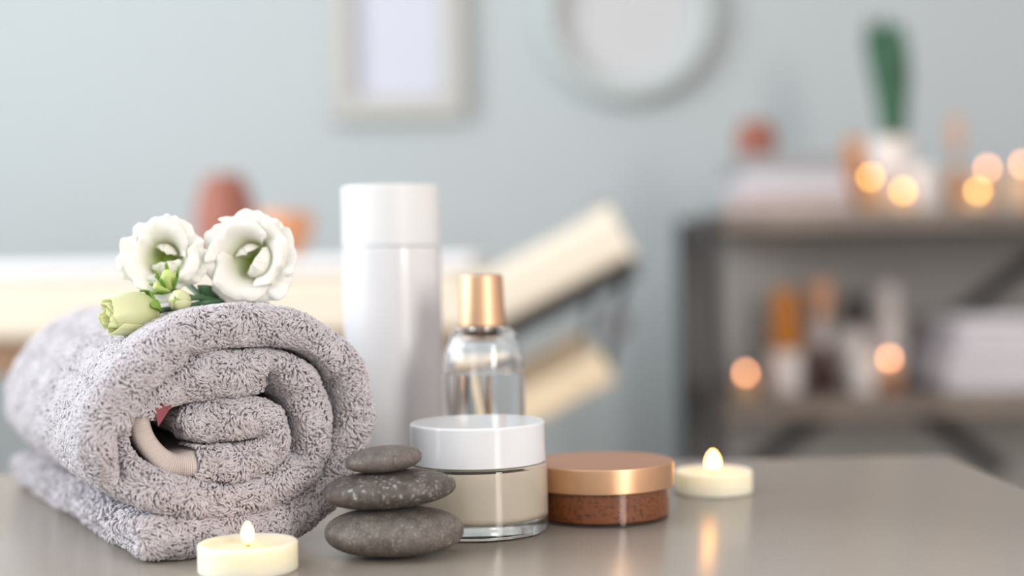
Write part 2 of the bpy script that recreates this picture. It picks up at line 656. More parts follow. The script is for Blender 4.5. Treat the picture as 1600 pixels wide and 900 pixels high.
def shelving():
    t = thing('shelving_unit', 'dark metal shelving unit with brown wood shelves at the back right', 'shelving unit', (SX0, SD0, FL))
    o = Vector((-SX0, -SD0, -FL))
    for z in (ZU, ZL, -0.5):
        bm = bmesh.new()
        box(bm, 0.0, SX1 - SX0, 0.0, SD1 - SD0, z - 0.03 - FL, z - FL, 0.002)
        auto_smooth(link('shelf', bm, M['shelf_board'], t))
    for x in (SX0 - 0.026, SX1):
        for y in (SD0, SD1 - 0.026):
            bm = bmesh.new()
            box(bm, x + o.x, x + 0.026 + o.x, y + o.y, y + 0.026 + o.y, 0, ZU - FL, 0.002)
            auto_smooth(link('post', bm, M['dark_metal'], t))
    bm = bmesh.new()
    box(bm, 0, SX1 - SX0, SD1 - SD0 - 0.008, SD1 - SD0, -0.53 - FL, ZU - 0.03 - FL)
    link('shade_panel', bm, M['panel'], t, smooth=False)  # added sheet, its grey stands in for the shaded wall
    for a, c, k in ((P(1120, 770, SD1), P(1640, 385, SD1), 0.012), (P(1560, 735, SD1), P(1395, 610, SD1), 0.02)):
        a, c = (a.x, a.z), (c.x, c.z)
        bm = bmesh.new()
        y = SD1 - k
        bar(bm, Vector((a[0], y, a[1])) + o, Vector((c[0], y, c[1])) + o, 0.03, 0.008)
        link('brace', bm, M['dark_metal'], t, smooth=False)


shelving()


# ---- folded towels, bottles and candles on the shelves
def folded_towel(x0, x1, y0, y1, z, h, m, label, layers=3, group=None):
    """a towel folded in a zigzag: layered slabs joined by round folds at the front"""
    bm = bmesh.new()
    th = h / layers
    for k in range(layers):
        box(bm, x0 + 0.002 * k, x1 - 0.003 * k, y0 + 0.004 * (k % 2), y1, z + k * th, z + (k + 1) * th, th * 0.46, 4)
    c = Vector(((x0 + x1) / 2, (y0 + y1) / 2, z))
    for v in bm.verts:
        v.co -= c
        v.co.z = max(v.co.z, 0.0)
        v.co.z += 0.0005 * (1 + math.sin(v.co.x * 60))
    o = link('folded_towel', bm, m)
    o.location = c
    tag(o, label, 'towel', group)
    return z + h + 0.0006


xa, xb = P(1140, 300, 2.5).x, P(1312, 300, 2.5).x
z = folded_towel(xa, xb, 2.38, 2.62, ZU, 0.032, M['towel_pink'], 'pinkish folded towel at the bottom of the stack on the upper shelf', 3)
z = folded_towel(xa + 0.004, xb - 0.006, 2.385, 2.62, z + 0.0008, 0.030, M['towel_white'], 'white folded towel in the middle of the stack on the upper shelf', 3)
z = folded_towel(xa + 0.002, xb - 0.012, 2.39, 2.62, z + 0.0008, 0.028, M['towel_grey'], 'grey folded towel on top of the stack on the upper shelf', 2)
vessel('terracotta_pot', 'small round terracotta pot on the folded towel stack', 'pot', 1185, 2.48, z + 0.001, jar_prof(0.034, 0.06, 0.7), M['terracotta'])


def bottle(label, px, D, z, r, h, m, capm, cap_h, cap_r=0.5, group=None, shoulder=0.25):
    x = P(px, 400, D).x
    t = thing('bottle', label, 'bottle', (x, D, z), 0, group)
    hb = h - cap_h
    s = hb * shoulder
    prof = [(0, 0), (r * 0.9, 0), (r, r * 0.1)] + arc(r - s * 0.6, hb - s, s * 0.6, 0, 70, 5) + [(r * cap_r * 0.9, hb - 0.002), (r * cap_r * 0.9, hb), (0, hb)]
    lathe_obj('body', prof, m, t, 32)
    rc = r * cap_r
    lathe_obj('cap', [(0, hb), (rc, hb), (rc, h - 0.001), (rc - 0.001, h), (0, h)], capm, t, 32)
    return t


def pot(label, px, D, z, r, h, m, cat='jar', lidm=None):
    x = P(px, 400, D).x
    t = thing('cosmetic_jar', label, cat, (x, D, z))
    hb = h * 0.66
    lathe_obj('body', [(0, 0), (r * 0.92, 0), (r * 0.97, 0.003), (r * 0.97, hb), (0, hb)], m, t, 32)
    lathe_obj('lid', [(0, hb), (r, hb), (r, h - 0.002), (r - 0.002, h), (0, h)], lidm or m, t, 32)
    return t


bottle('amber glass bottle on the upper shelf beside the plant pot', 1338, 2.55, ZU, 0.021, 0.128, M['amber'], M['amber'], 0.03, 0.7)
bottle('tall slim peach bottle on the upper shelf, right of the plant', 1497, 2.58, ZU, 0.021, 0.165, M['peach'], M['copper_blur'], 0.05, 0.45, shoulder=0.6)
pot('white lidded jar on the upper shelf just right of the plant pot', 1440, 2.47, ZU, 0.022, 0.075, M['white_ceramic'])


def snake_plant():
    x = P(1392, 300, 2.52).x
    t = thing('potted_plant', 'dark green upright sword-leaved plant in a white pot on the upper shelf', 'plant', (x, 2.52, ZU))
    lathe_obj('pot', [(0, 0), (0.026, 0), (0.029, 0.004), (0.036, 0.118), (0.037, 0.124), (0.034, 0.124), (0.033, 0.112), (0, 0.112)], M['white_ceramic'], t, 40)
    random.seed(4)
    for (bx, by, tx, ty, h, w) in ((0.002, 0, -0.028, 0.005, 0.226, 0.018), (0.012, 0.008, -0.002, 0.01, 0.23, 0.019), (0.014, -0.006, 0.018, -0.004, 0.215, 0.017), (0.008, -0.01, -0.014, -0.012, 0.195, 0.016), (0.018, 0.004, 0.030, 0.008, 0.165, 0.014)):
        bm = bmesh.new()
        rows = []
        for i in range(15):
            s = i / 14
            c = Vector((bx + (tx - bx) * s ** 1.4, by + (ty - by) * s, 0.105 + h * s))
            ww = w * (0.55 + 1.1 * s - 0.6 * s * s) * (1 - max(0, (s - 0.72) / 0.28) ** 1.8)
            row = []
            for k in range(-2, 3):
                row.append(bm.verts.new(c + Vector((ww * k / 2, 0.004 * (k / 2) ** 2 * 1.2, 0))))
            rows.append(row)
        for a, b in zip(rows, rows[1:]):
            for k in range(4):
                bm.faces.new((a[k], a[k + 1], b[k + 1], b[k]))
        lf = link('leaf', bm, M['leaf'], t)
        s = lf.modifiers.new('thick', 'SOLIDIFY')
        s.thickness = 0.0015


snake_plant()


def flame_prof(r, h):
    pts = []
    for i in range(17):
        s = i / 16
        rr = r * (math.sin(PI * s ** 0.82) ** 0.62) if 0 < s < 1 else 0
        pts.append((max(rr, 0), h * s))
    return pts


def candle(label, loc, r, h, fr, fh, group, wax, flame, n=64, base=None):
    t = thing('candle', label, 'candle', loc, 0, group)
    z0 = 0.0
    if base:
        lathe_obj('holder', [(0, 0), (r + 0.002, 0), (r + 0.003, 0.002), (r + 0.003, base), (r + 0.0005, base), (r + 0.0005, 0.004), (0, 0.004)], M['brown_holder'], t, 40)
        z0 = 0.0041
    bev = r * 0.06
    prof = [(0, z0), (r - bev, z0)] + arc(r - bev, z0 + bev, bev, -90, 0, 4) + arc(r - bev, z0 + h - bev, bev, 0, 90, 5)
    prof += [(r * 0.86, z0 + h - 0.0004), (r * 0.74, z0 + h - 0.0013), (r * 0.5, z0 + h - 0.0018), (0, z0 + h - 0.0019)]
    lathe_obj('wax', prof, wax, t, n)
    zt = z0 + h - 0.0019
    bm = bmesh.new()
    tube(bm, [(0, 0, zt - 0.001), (0.0001, 0, zt + 0.001), (0.0003, 0, zt + 0.0022)], [0.0008, 0.0007, 0.0005], 8)
    link('wick', bm, M['wick'], t)
    f = lathe_obj('flame', flame_prof(fr, fh), flame, t, 24, (0, 0, zt + 0.0004))
    return t


def shelf_candle(label, px, py, D, zs, r, flame, fr=0.0042, fh=0.0135, base=None):
    p = P(px, py, D)
    h = p.z - zs - fh * 0.5 - 0.0004 + 0.0019 - (0.0041 if base else 0)
    return candle(label, (p.x, D, zs), r, h, fr, fh, 'lit candles on the shelves', M['wax_far'], flame, 32, base)


shelf_candle('taller lit candle on the upper shelf, in front of the amber bottle', 1360, 277, 2.44, ZU, 0.02, M['flame'])
shelf_candle('low lit candle on the upper shelf in front of the plant pot', 1411, 299, 2.40, ZU, 0.02, M['flame'])
shelf_candle('low lit candle on the upper shelf, right of the peach bottle', 1528, 299, 2.40, ZU, 0.02, M['flame'])
shelf_candle('pillar candle with rosy flame behind the low candle at the upper shelf end', 1543, 263, 2.56, ZU, 0.022, M['flame_rose'])
shelf_candle('rightmost lit candle on the upper shelf, cut by the photo edge', 1598, 257, 2.5, ZU, 0.022, M['flame_rose'])
shelf_candle('lit tealight at the left end of the lower shelf', 1165, 583, 2.42, ZL, 0.019, M['flame_rose'])
shelf_candle('lit candle in a brown holder on the lower shelf by the white towels', 1390, 560, 2.40, ZL, 0.017, M['flame_rose'], base=0.03)

# lower shelf
bottle('amber bottle on the lower shelf behind a white jar', 1225, 2.58, ZL, 0.026, 0.165, M['amber'], M['amber'], 0.04, 0.9, shoulder=0.1)
pot('white lidded jar on the lower shelf in front of the amber bottle', 1224, 2.44, ZL, 0.027, 0.068, M['white_ceramic'])
bottle('white bottle with a copper cap on the lower shelf, behind the dark brown one', 1283, 2.6, ZL, 0.024, 0.178, M['white_ceramic'], M['copper_blur'], 0.062, 0.95)
bottle('small dark brown bottle at the front of the lower shelf', 1283, 2.42, ZL, 0.021, 0.075, M['brown_dark'], M['brown_dark'], 0.022, 0.6)
bottle('white bottle with a black cap on the lower shelf', 1332, 2.53, ZL, 0.026, 0.155, M['white_ceramic'], M['black_plastic'], 0.056, 0.75)
bottle('tall all-white bottle on the lower shelf behind the candle in its holder', 1385, 2.58, ZL, 0.031, 0.168, M['white_ceramic'], M['white_ceramic'], 0.03, 0.6)
pot('white lidded jar on the lower shelf in front of the black-capped bottle', 1345, 2.42, ZL, 0.026, 0.062, M['white_ceramic'])
xa = P(1440, 560, 2.5).x
z = folded_towel(xa, xa + 0.30, 2.36, 2.62, ZL + 0.0005, 0.062, M['towel_white'], 'lower white folded towel at the right of the lower shelf', 3)
z = folded_towel(xa + 0.02, xa + 0.30, 2.365, 2.62, z + 0.0008, 0.056, M['towel_white'], 'upper white folded towel stacked at the right of the lower shelf', 3)

# ------------------------------------------------------------------ rolled towel
UX, UY = math.cos(R(28.6)), math.sin(R(28.6))
TU, TV = Vector((UX, UY, 0)), Vector((-UY, UX, 0))
P0 = Vector((-0.142, 0.589, 0))


def face(px, py):
    """photo point -> (u, w) on the front plane of the rolled towel"""
    q = P(px, py, 1.0)
    c = Vector((0, 0, H))
    dr = q - c
    k = TV.dot(P0 - c) / TV.dot(dr)
    w = c + dr * k
    return TU.dot(w - P0), w.z, k


TOWEL = [  # centre of the layer, as x, y, half thickness (twice-enlarged photo), setback of its front fold in mm
    (438, 795, 46, 2), (470, 789, 58, 0), (600, 788, 62, 0), (740, 772, 58, 0), (880, 745, 54, 2), (980, 705, 54, 5),
    (1065, 630, 52, 6), (1112, 535, 50, 5), (1134, 425, 52, 3), (1118, 315, 54, 1), (1066, 214, 48, 0), (972, 144, 48, 0),
    (860, 118, 58, 0), (740, 118, 60, 0), (630, 140, 62, 0), (530, 190, 64, 0), (440, 268, 66, 0), (376, 352, 72, 1),
    (340, 440, 76, 2), (346, 530, 78, 3), (398, 590, 66, 4), (462, 626, 58, 3), (550, 655, 56, 2), (690, 676, 50, 2),
    (830, 655, 47, 3), (920, 608, 48, 4), (985, 545, 54, 4), (1010, 455, 58, 4), (1000, 375, 60, 4), (960, 300, 58, 3),
    (880, 262, 60, 3), (780, 268, 66, 3), (670, 276, 70, 4), (575, 305, 60, 6), (500, 350, 46, 8), (460, 405, 36, 9),
    (470, 470, 38, 10), (512, 530, 40, 9), (564, 564, 44, 7), (630, 560, 50, 5), (700, 556, 52, 3), (780, 552, 52, 3),
    (848, 528, 50, 3), (884, 468, 46, 4), (852, 412, 50, 4), (780, 412, 60, 4), (700, 418, 64, 6), (640, 430, 56, 9), (606, 444, 38, 13)]
DENTS = [(386, 470, 400, 600, 20, 13), (862, 280, 905, 350, 26, 15), (935, 430, 950, 530, 26, 12), (1060, 290, 1078, 440, 22, 11), (860, 185, 1000, 230, 20, 8), (700, 300, 740, 330, 40, -2), (590, 205, 660, 196, 18, 4)]
HEM0, HEM1 = 35, 39          # control points between which the flat woven border runs
TL = 0.264                   # length of the roll


def rolled_towel():
    rng = np.random.default_rng(7)
    ctl = []
    for (zx, zy, hz, sb) in TOWEL:
        u, w, k = face(zx / 2, 450 + zy / 2)
        ctl.append((u, w, hz / 2 * k / F, sb * 0.001))
    PER = 8
    path = catmull(ctl, PER)
    n = len(path)
    C = path[:, :2]
    T = np.gradient(C, axis=0)
    T /= np.linalg.norm(T, axis=1)[:, None]
    N = np.stack([T[:, 1], -T[:, 0]], 1)          # one side of the layer
    Hh = path[:, 2] - 0.0008                       # room for the loops
    S = path[:, 3]
    # round the two ends of the strip
    for e in (0, 1):
        for k in range(PER):
            i = k if e == 0 else n - 1 - k
            Hh[i] *= math.sqrt(1 - (1 - (k + 0.6) / (PER + 0.6)) ** 2)
    # profile around one cross-section: (across -1..1, depth)
    NA = 12
    prof = []                                      # side +N from the back to the nose, round it, and back on -N
    backs = [1.0, 0.985, 0.95, 0.85, 0.7, 0.55, 0.42, 0.30, 0.20, 0.13, 0.08, 0.04]
    for d in backs:
        prof.append(({1.0: 0.45, 0.985: 0.85}.get(d, 1.0), d))
    for k in range(NA + 1):
        a = PI * k / NA
        prof.append((math.cos(a), -math.sin(a)))   # negative depth: nose
    for d in backs[::-1]:
        prof.append((-{1.0: 0.45, 0.985: 0.85}.get(d, 1.0), d))
    m = len(prof)

    def pos(i, ac, dp, extra=0.0):
        h = Hh[i]
        if dp <= 0:
            v = S[i] + h + dp * h
        else:
            v = S[i] + h + dp * (TL - S[i] - h)
        c = C[i] + N[i] * (ac * h)
        return c[0], v, c[1]
    co = np.zeros((n, m, 3))
    for i in range(n):
        for j, (ac, dp) in enumerate(prof):
            co[i, j] = pos(i, ac, dp)
    # soft lumps
    ph = rng.uniform(0, 6.28, 6)
    lump = 0.0009 * (np.sin(co[..., 0] * 210 + co[..., 1] * 90 + ph[0]) + np.sin(co[..., 2] * 240 - co[..., 1] * 70 + ph[1]) + 0.8 * np.sin(co[..., 0] * 420 + co[..., 2] * 330 + ph[2]))
    co[..., 1] += np.where(co[..., 1] < 0.05, lump, lump * 0.5)
    wob = 0.0012 * np.sin(co[..., 1] * 55 + co[..., 0] * 25 + ph[3]) * np.clip(co[..., 1] / 0.06, 0, 1)
    co[..., 2] += wob
    # the roll is looser at the front than at its far end
    q = np.clip(co[..., 1] / TL, 0, 1)
    up_ = np.clip((co[..., 2] - 0.012) / 0.018, 0, 1)
    co[..., 0] = 0.04 + (co[..., 0] - 0.04) * (1 - 0.27 * q * up_)
    co[..., 2] *= 1 - 0.07 * q * up_
    # creases and dimples where the folds bunch up
    for (ax, ay, bx, by, sg, dp) in DENTS:
        a0 = np.array(face(ax / 2, 450 + ay / 2)[:2])
        a1 = np.array(face(bx / 2, 450 + by / 2)[:2])
        q = np.stack([co[..., 0], co[..., 2]], -1)
        ab = a1 - a0
        tt = np.clip(((q - a0) @ ab) / (ab @ ab), 0, 1)
        dist = np.linalg.norm(q - (a0 + tt[..., None] * ab), axis=-1)
        co[..., 1] += np.where(co[..., 1] < 0.03, dp * 0.001 * np.exp(-(dist / (sg * 0.000132)) ** 2), 0)
    co[..., 2] = np.maximum(co[..., 2], 0.0016)

    def to_world(a):
        out = np.empty_like(a)
        out[..., 0] = a[..., 0] * TU.x + a[..., 1] * TV.x
        out[..., 1] = a[..., 0] * TU.y + a[..., 1] * TV.y
        out[..., 2] = a[..., 2]
        return out
    W = to_world(co)
    # normals of the grid
    gi = np.gradient(W, axis=0)
    gj = np.gradient(W, axis=1)
    Nn = np.cross(gi, gj)
    Nn /= np.maximum(np.linalg.norm(Nn, axis=2), 1e-9)[..., None]
    mid = W[:, [NA // 2 + len(backs)]][:, 0]
    # make them point outwards: nose normal must look to -TV
    nose = Nn[n // 2, len(backs) + NA // 2]
    if nose[0] * TV.x + nose[1] * TV.y > 0:
        Nn = -Nn
    h0, h1 = HEM0 * PER, HEM1 * PER

    t = thing('rolled_towel', 'grey terry towel rolled up and lying on its loose end on the table', 'towel', tuple(P0))

    def grid_mesh(name, i0, i1, cap0, cap1):
        sub = W[i0:i1 + 1]
        k = sub.shape[0]
        V = sub.reshape(-1, 3)
        Fs = []
        for i in range(k - 1):
            for j in range(m - 1):
                a = i * m + j
                Fs.append((a, a + 1, a + m + 1, a + m))
            a = i * m + m - 1
            Fs.append((a, i * m, (i + 1) * m, a + m))
        if cap0:
            Fs.append(tuple(range(m))[::-1])
        if cap1:
            Fs.append(tuple((k - 1) * m + j for j in range(m)))
        return V, Fs

    V1, F1 = grid_mesh('a', 0, h0, True, True)
    V2, F2 = grid_mesh('b', h1, n - 1, True, True)
    verts = [V1, V2]
    faces = [np.array([f for f in F1 if len(f) == 4]), np.array([f for f in F2 if len(f) == 4]) + len(V1)]
    caps = [tuple(f) for f in F1 if len(f) > 4] + [tuple(x + len(V1) for x in f) for f in F2 if len(f) > 4]

    # ---- loops of the pile
    seglen = np.linalg.norm(np.diff(W[:, len(backs) + NA // 2], axis=0), axis=1)

    base_pts, base_nrm, size = [], [], []

    def scatter(i_range, j_range, dens, sz):
        for i in i_range:
            if h0 - 1 <= i < h1 + 1:
                continue
            for j in j_range:
                a, b, c, d = W[i, j], W[i + 1, j], W[i + 1, j + 1], W[i, j + 1]
                ar = 0.5 * np.linalg.norm(np.cross(c - a, d - b))
                lam = ar * dens
                k = int(lam) + (1 if rng.random() < lam - int(lam) else 0)
                if not k:
                    continue
                s, q = rng.random(k)[:, None], rng.random(k)[:, None]
                p = (1 - s) * (1 - q) * a + s * (1 - q) * b + s * q * c + (1 - s) * q * d
                nn = (1 - s) * (1 - q) * Nn[i, j] + s * (1 - q) * Nn[i + 1, j] + s * q * Nn[i + 1, j + 1] + (1 - s) * q * Nn[i, j + 1]
                base_pts.append(p)
                base_nrm.append(nn)
                size.append(np.full(k, sz))
    nb = len(backs)
    allI = range(0, n - 1)
    scatter(allI, range(nb, nb + NA), 1.5e6, 1.0)                         # the folds facing us
    scatter(allI, range(nb - 2, nb), 1.2e6, 1.0)
    scatter(allI, range(nb + NA, nb + NA + 2), 1.2e6, 1.0)
    # outside of the roll: which side looks outwards on the outer turn?
    outI = range(0, 21 * PER)
    i_t = 13 * PER
    out_is_plus = Nn[i_t, 3][2] > 0
    js = range(0, nb - 2) if out_is_plus else range(nb + NA + 2, m - 1)
    vis = list(range(0, 3 * PER)) + list(range(8 * PER, 21 * PER))
    for j in js:
        dmin = min(prof[j][1], prof[j + 1][1])
        if dmin >= 0.85:
            scatter(vis, [j], 0.6e6, 1.1)
        elif dmin >= 0.3:
            scatter(vis, [j], 0.8e6, 1.05)
        else:
            scatter(vis, [j], 1.1e6, 1.0)
    # top of the loose end, on the other side of the strip
    js2 = range(nb + NA + 2, m - 1) if out_is_plus else range(0, nb - 2)
    for j in js2:
        scatter(range(0, PER * 2), [j], 0.5e6, 1.1)
    bp = np.concatenate(base_pts)
    bn = np.concatenate(base_nrm)
    sz = np.concatenate(size)
    bn /= np.maximum(np.linalg.norm(bn, axis=1), 1e-9)[:, None]
    K = len(bp)
    print('loops', K)
    # lean of the loops: a smooth field plus some disorder
    fld = np.stack([np.sin(bp[:, 0] * 300 + bp[:, 2] * 210) + np.sin(bp[:, 2] * 520 + 1.3), np.sin(bp[:, 1] * 340 + bp[:, 0] * 120 + 2.0), np.cos(bp[:, 0] * 260 - bp[:, 2] * 330)], 1)
    lean = 0.7 * fld + rng.normal(0, 0.42, (K, 3)) + np.array([0, 0, -0.35])
    lean -= bn * (lean * bn).sum(1)[:, None]
    ln = np.maximum(np.linalg.norm(lean, axis=1), 1e-6)[:, None]
    tdir = lean / ln
    side = np.cross(bn, tdir)
    amt = np.clip(ln, 0.2, 1.4)
    L = (0.0032 * sz * rng.uniform(0.75, 1.25, K))[:, None]
    NR, NS = 6, 4
    rings = []
    curl = rng.uniform(-0.5, 0.5, K)[:, None]
    for q in range(NR):
        s = q / (NR - 1)
        # rises, bends over, and tucks back like a loop
        up = math.sin(s * 2.2) * 0.62
        fw = (1 - math.cos(s * 2.4)) * 0.42
        c = bp - bn * 0.0004 + bn * L * up + tdir * L * fw * amt + side * L * curl * s * s * 0.9
        rings.append(c)
    rings = np.stack(rings, 1)                     # K, NR, 3
    tang = np.gradient(rings, axis=1)
    tang /= np.maximum(np.linalg.norm(tang, axis=2), 1e-9)[..., None]
    s0 = np.repeat(side[:, None], NR, 1)
    b1 = np.cross(tang, s0)
    b1 /= np.maximum(np.linalg.norm(b1, axis=2), 1e-9)[..., None]
    b2 = np.cross(tang, b1)
    rad0 = (0.00053 * sz * rng.uniform(0.8, 1.2, K))[:, None]
    taper = np.array([0.8, 1.0, 1.05, 1.0, 0.85, 0.3])
    vs = []
    for k in range(NS):
        a = 2 * PI * k / NS
        vs.append(rings + (b1 * math.cos(a) + b2 * math.sin(a)) * (rad0 * taper[None, :])[..., None])
    tv = np.stack(vs, 2).reshape(-1, 3)            # K, NR, NS
    tv[:, 2] = np.maximum(tv[:, 2], 0.0003)
    q0 = []
    for a in range(NR - 1):
        for k in range(NS):
            k2 = (k + 1) % NS
            q0.append((a * NS + k, a * NS + k2, (a + 1) * NS + k2, (a + 1) * NS + k))
    q0 = np.array(q0)
    tf = (q0[None] + (np.arange(K) * NR * NS)[:, None, None]).reshape(-1, 4)
    offv = len(V1) + len(V2)
    allv = np.concatenate([V1, V2, tv])
    quads = np.concatenate(faces + [tf + offv])
    nq = len(quads)
    loops = np.concatenate([quads.reshape(-1)] + [np.array(c) for c in caps])
    starts = np.concatenate([np.arange(nq) * 4, nq * 4 + np.cumsum([0] + [len(c) for c in caps[:-1]])])
    me = bpy.data.meshes.new('terry_roll')
    me.vertices.add(len(allv))
    me.vertices.foreach_set('co', allv.astype(np.float32).reshape(-1))
    me.loops.add(len(loops))
    me.loops.foreach_set('vertex_index', loops.astype(np.int32))
    me.polygons.add(len(starts))
    me.polygons.foreach_set('loop_start', starts.astype(np.int32))
    me.update(calc_edges=True)
    me.validate()
    body = link('terry_roll', me, M['terry'], t)

    # ---- flat woven border
    Vb, Fb = grid_mesh('c', h0 - 3, h1 + 2, True, True)
    me = bpy.data.meshes.new('woven_border')
    me.from_pydata([tuple(v) for v in Vb], [], Fb)
    uvl = me.uv_layers.new(name='UVMap')
    ss = np.concatenate([[0], np.cumsum(seglen)])[h0 - 3:]
    for pl in me.polygons:
        for li in pl.loop_indices:
            vi = me.loops[li].vertex_index
            uvl.data[li].uv = (ss[vi // m], Vb[vi][0] * 0.3)
    br = link('woven_border', me, M['border'], t)
    br['label'] = 'smooth ribbed border without loops'

    # ---- small dark pink label sewn inside the roll
    u0, w0, _ = face(250, 640)
    u1, w1, _ = face(281, 620)
    u2, w2, _ = face(283, 632)
    u3, w3, _ = face(253, 668)
    bm = bmesh.new()
    v0 = 0.008
    pts = [(u0, v0, w0), (u1, v0 + 0.004, w1), (u2, v0 + 0.002, w2), (u3, v0 - 0.003, w3)]
    f_, b_ = [], []
    for (u, v, w) in pts:
        q = TU * u + TV * v
        f_.append(bm.verts.new((q.x, q.y, w)))
        q = TU * u + TV * (v + 0.0008)
        b_.append(bm.verts.new((q.x, q.y, w)))
    bm.faces.new(f_)
    bm.faces.new(b_[::-1])
    for k in range(4):
        bm.faces.new((f_[k], b_[k], b_[(k + 1) % 4], f_[(k + 1) % 4]))
    lb = link('care_label', bm, M['label_red'], t, smooth=False)
    lb['label'] = 'dark pink fabric label inside the roll'


rolled_towel()


# ------------------------------------------------------------------ stones
def stone(label, pxc, pyc, wpx, hpx, D, depth, m, tilt, seed, zc=None, lump=0.06):
    c = P(pxc, pyc, D)
    a, b, cz = wpx / 2 / F * D, depth / 2, hpx / 2 / F * D
    bm = bmesh.new()
    bmesh.ops.create_icosphere(bm, subdivisions=5, radius=1.0)
    rnd = random.Random(seed)
    ph = [rnd.uniform(0, 6.28) for _ in range(6)]
    for v in bm.verts:
        x, y, z = v.co
        rr = 1 + lump * (0.5 * math.sin(1.7 * x + ph[0]) + 0.4 * math.sin(2.3 * y + ph[1]) + 0.2 * math.sin(3.1 * z + 2 * x + ph[2]))
        k = abs(z) ** 0.86 * (1 if z > 0 else -1)
        v.co = Vector((x * a * rr, y * b * rr, k * cz * (1 + lump * 0.3 * math.sin(2 * x + ph[3]))))
    xs = [v.co.x for v in bm.verts]
    sx = 2 * a / (max(xs) - min(xs))
    mid = (max(xs) + min(xs)) / 2
    zs = [v.co.z for v in bm.verts]
    for v in bm.verts:
        v.co.x = (v.co.x - mid) * sx
        v.co.z *= 2 * cz / (max(zs) - min(zs))
    rot = Matrix.Rotation(tilt, 4, 'Y')
    bmesh.ops.transform(bm, matrix=rot, verts=bm.verts[:])
    zmin = min(v.co.z for v in bm.verts)
    base = Vector((c.x, c.y, c.z + zmin)) if zc is None else Vector((c.x, c.y, zc))
    for v in bm.verts:
        v.co.z -= zmin
    ztop = base.z + max(v.co.z for v in bm.verts)
    o = link('stone', bm, m)
    o.location = base
    tag(o, label, 'stone', 'stacked basalt stones')
    return ztop


z = stone('largest grey massage stone at the bottom of the stack on the table', 616.5, 832, 217, 76, 0.597, 0.040, M['stone_big'], R(-0.5), 3, 0.0)
z = stone('flat speckled grey stone in the middle of the stack', 608, 763, 208, 58, 0.597, 0.036, M['stone_mid'], R(-3), 8, z - 0.0006)
z = stone('smallest warm grey stone on top of the stack', 599, 715, 121, 41, 0.597, 0.026, M['stone_small'], R(-4), 5, z - 0.0008)


# ------------------------------------------------------------------ white bottle
def white_bottle():
    d = 0.78
    x = P(615, 550, d).x
    r = 0.0254
    zt = P(612, 291, d).z
    zc = P(614, 384, d).z
    t = thing('cosmetic_bottle', 'tall white cylindrical bottle with white cap behind the towel', 'bottle', (x, d, 0))
    lathe_obj('body', [(0, 0), (r - 0.002, 0)] + arc(r - 0.002, 0.002, 0.002, -90, 0, 4) + arc(r - 0.0012, zc - 0.0016, 0.0012, 0, 90, 5) + [(0, zc - 0.0004)], M['white_plastic'], t, 96)
    rc = r - 0.0002
    lathe_obj('cap', [(0, zc), (rc, zc)] + arc(rc - 0.0012, zt - 0.0012, 0.0012, 0, 90, 5) + [(0, zt)], M['white_matte'], t, 96)


white_bottle()


# ------------------------------------------------------------------ clear bottle
def clear_bottle():
    d = 0.728
    x = P(755, 590, d).x
    s = d / F
    r = 128 / 2 * s
    zb = P(750, 509, d).z        # lower rim of the cap
    zt = P(746, 429, d).z
    zs = P(753, 575, d).z        # where the straight wall ends
    r0, r1 = 36.5 * s, 33.5 * s
    t = thing('glass_bottle', 'clear glass bottle with a rose gold cap behind the cream jar', 'bottle', (x, d, 0))
    rn = 0.0094
    sh = zb - 0.0009 - zs
    outer = [(0, 0.0006), (r - 0.004, 0.0)] + arc(r - 0.003, 0.003, 0.003, -90, 0, 6)
    for k in range(0, 13):
        a = PI / 2 * k / 12
        outer.append((rn + (r - rn) * math.cos(a) ** 0.75 if k < 12 else rn, zs + sh * math.sin(a)))
    outer += [(rn, zb + 0.006)]
    w = 0.0022
    inner = [(rn - 0.002, zb + 0.006), (rn - 0.002, zb - 0.002)]
    for k in range(12, -1, -1):
        a = PI / 2 * k / 12
        inner.append((max(rn - 0.002, rn - 0.002 + (r - w - rn + 0.002) * math.cos(a) ** 0.75), zs - 0.001 + (sh - 0.0028) * math.sin(a)))
    inner += arc(r - w - 0.003, 0.0075, 0.003, 0, -90, 5) + [(0, 0.0045)]
    lathe_obj('glass', outer + inner, M['glass'], t, 96)
    lq = [(0, 0.0045)] + arc(r - w - 0.0029, 0.0075, 0.003, -90, 0, 5) + [(r - w + 0.0001, zs - 0.003), (r - w + 0.0001, zs - 0.0022), (0, zs - 0.0022)]
    lathe_obj('liquid', lq, M['liquid'], t, 96)
    lathe_obj('cap', [(0, zb + 0.0065), (rn + 0.0004, zb + 0.0065), (rn + 0.0004, zb), (r0 - 0.0004, zb), (r0, zb + 0.0005)] + arc(r1 - 0.0011, zt - 0.0011, 0.0011, 0, 90, 5) + [(0, zt)], M['gold_cap'], t, 80)


clear_bottle()


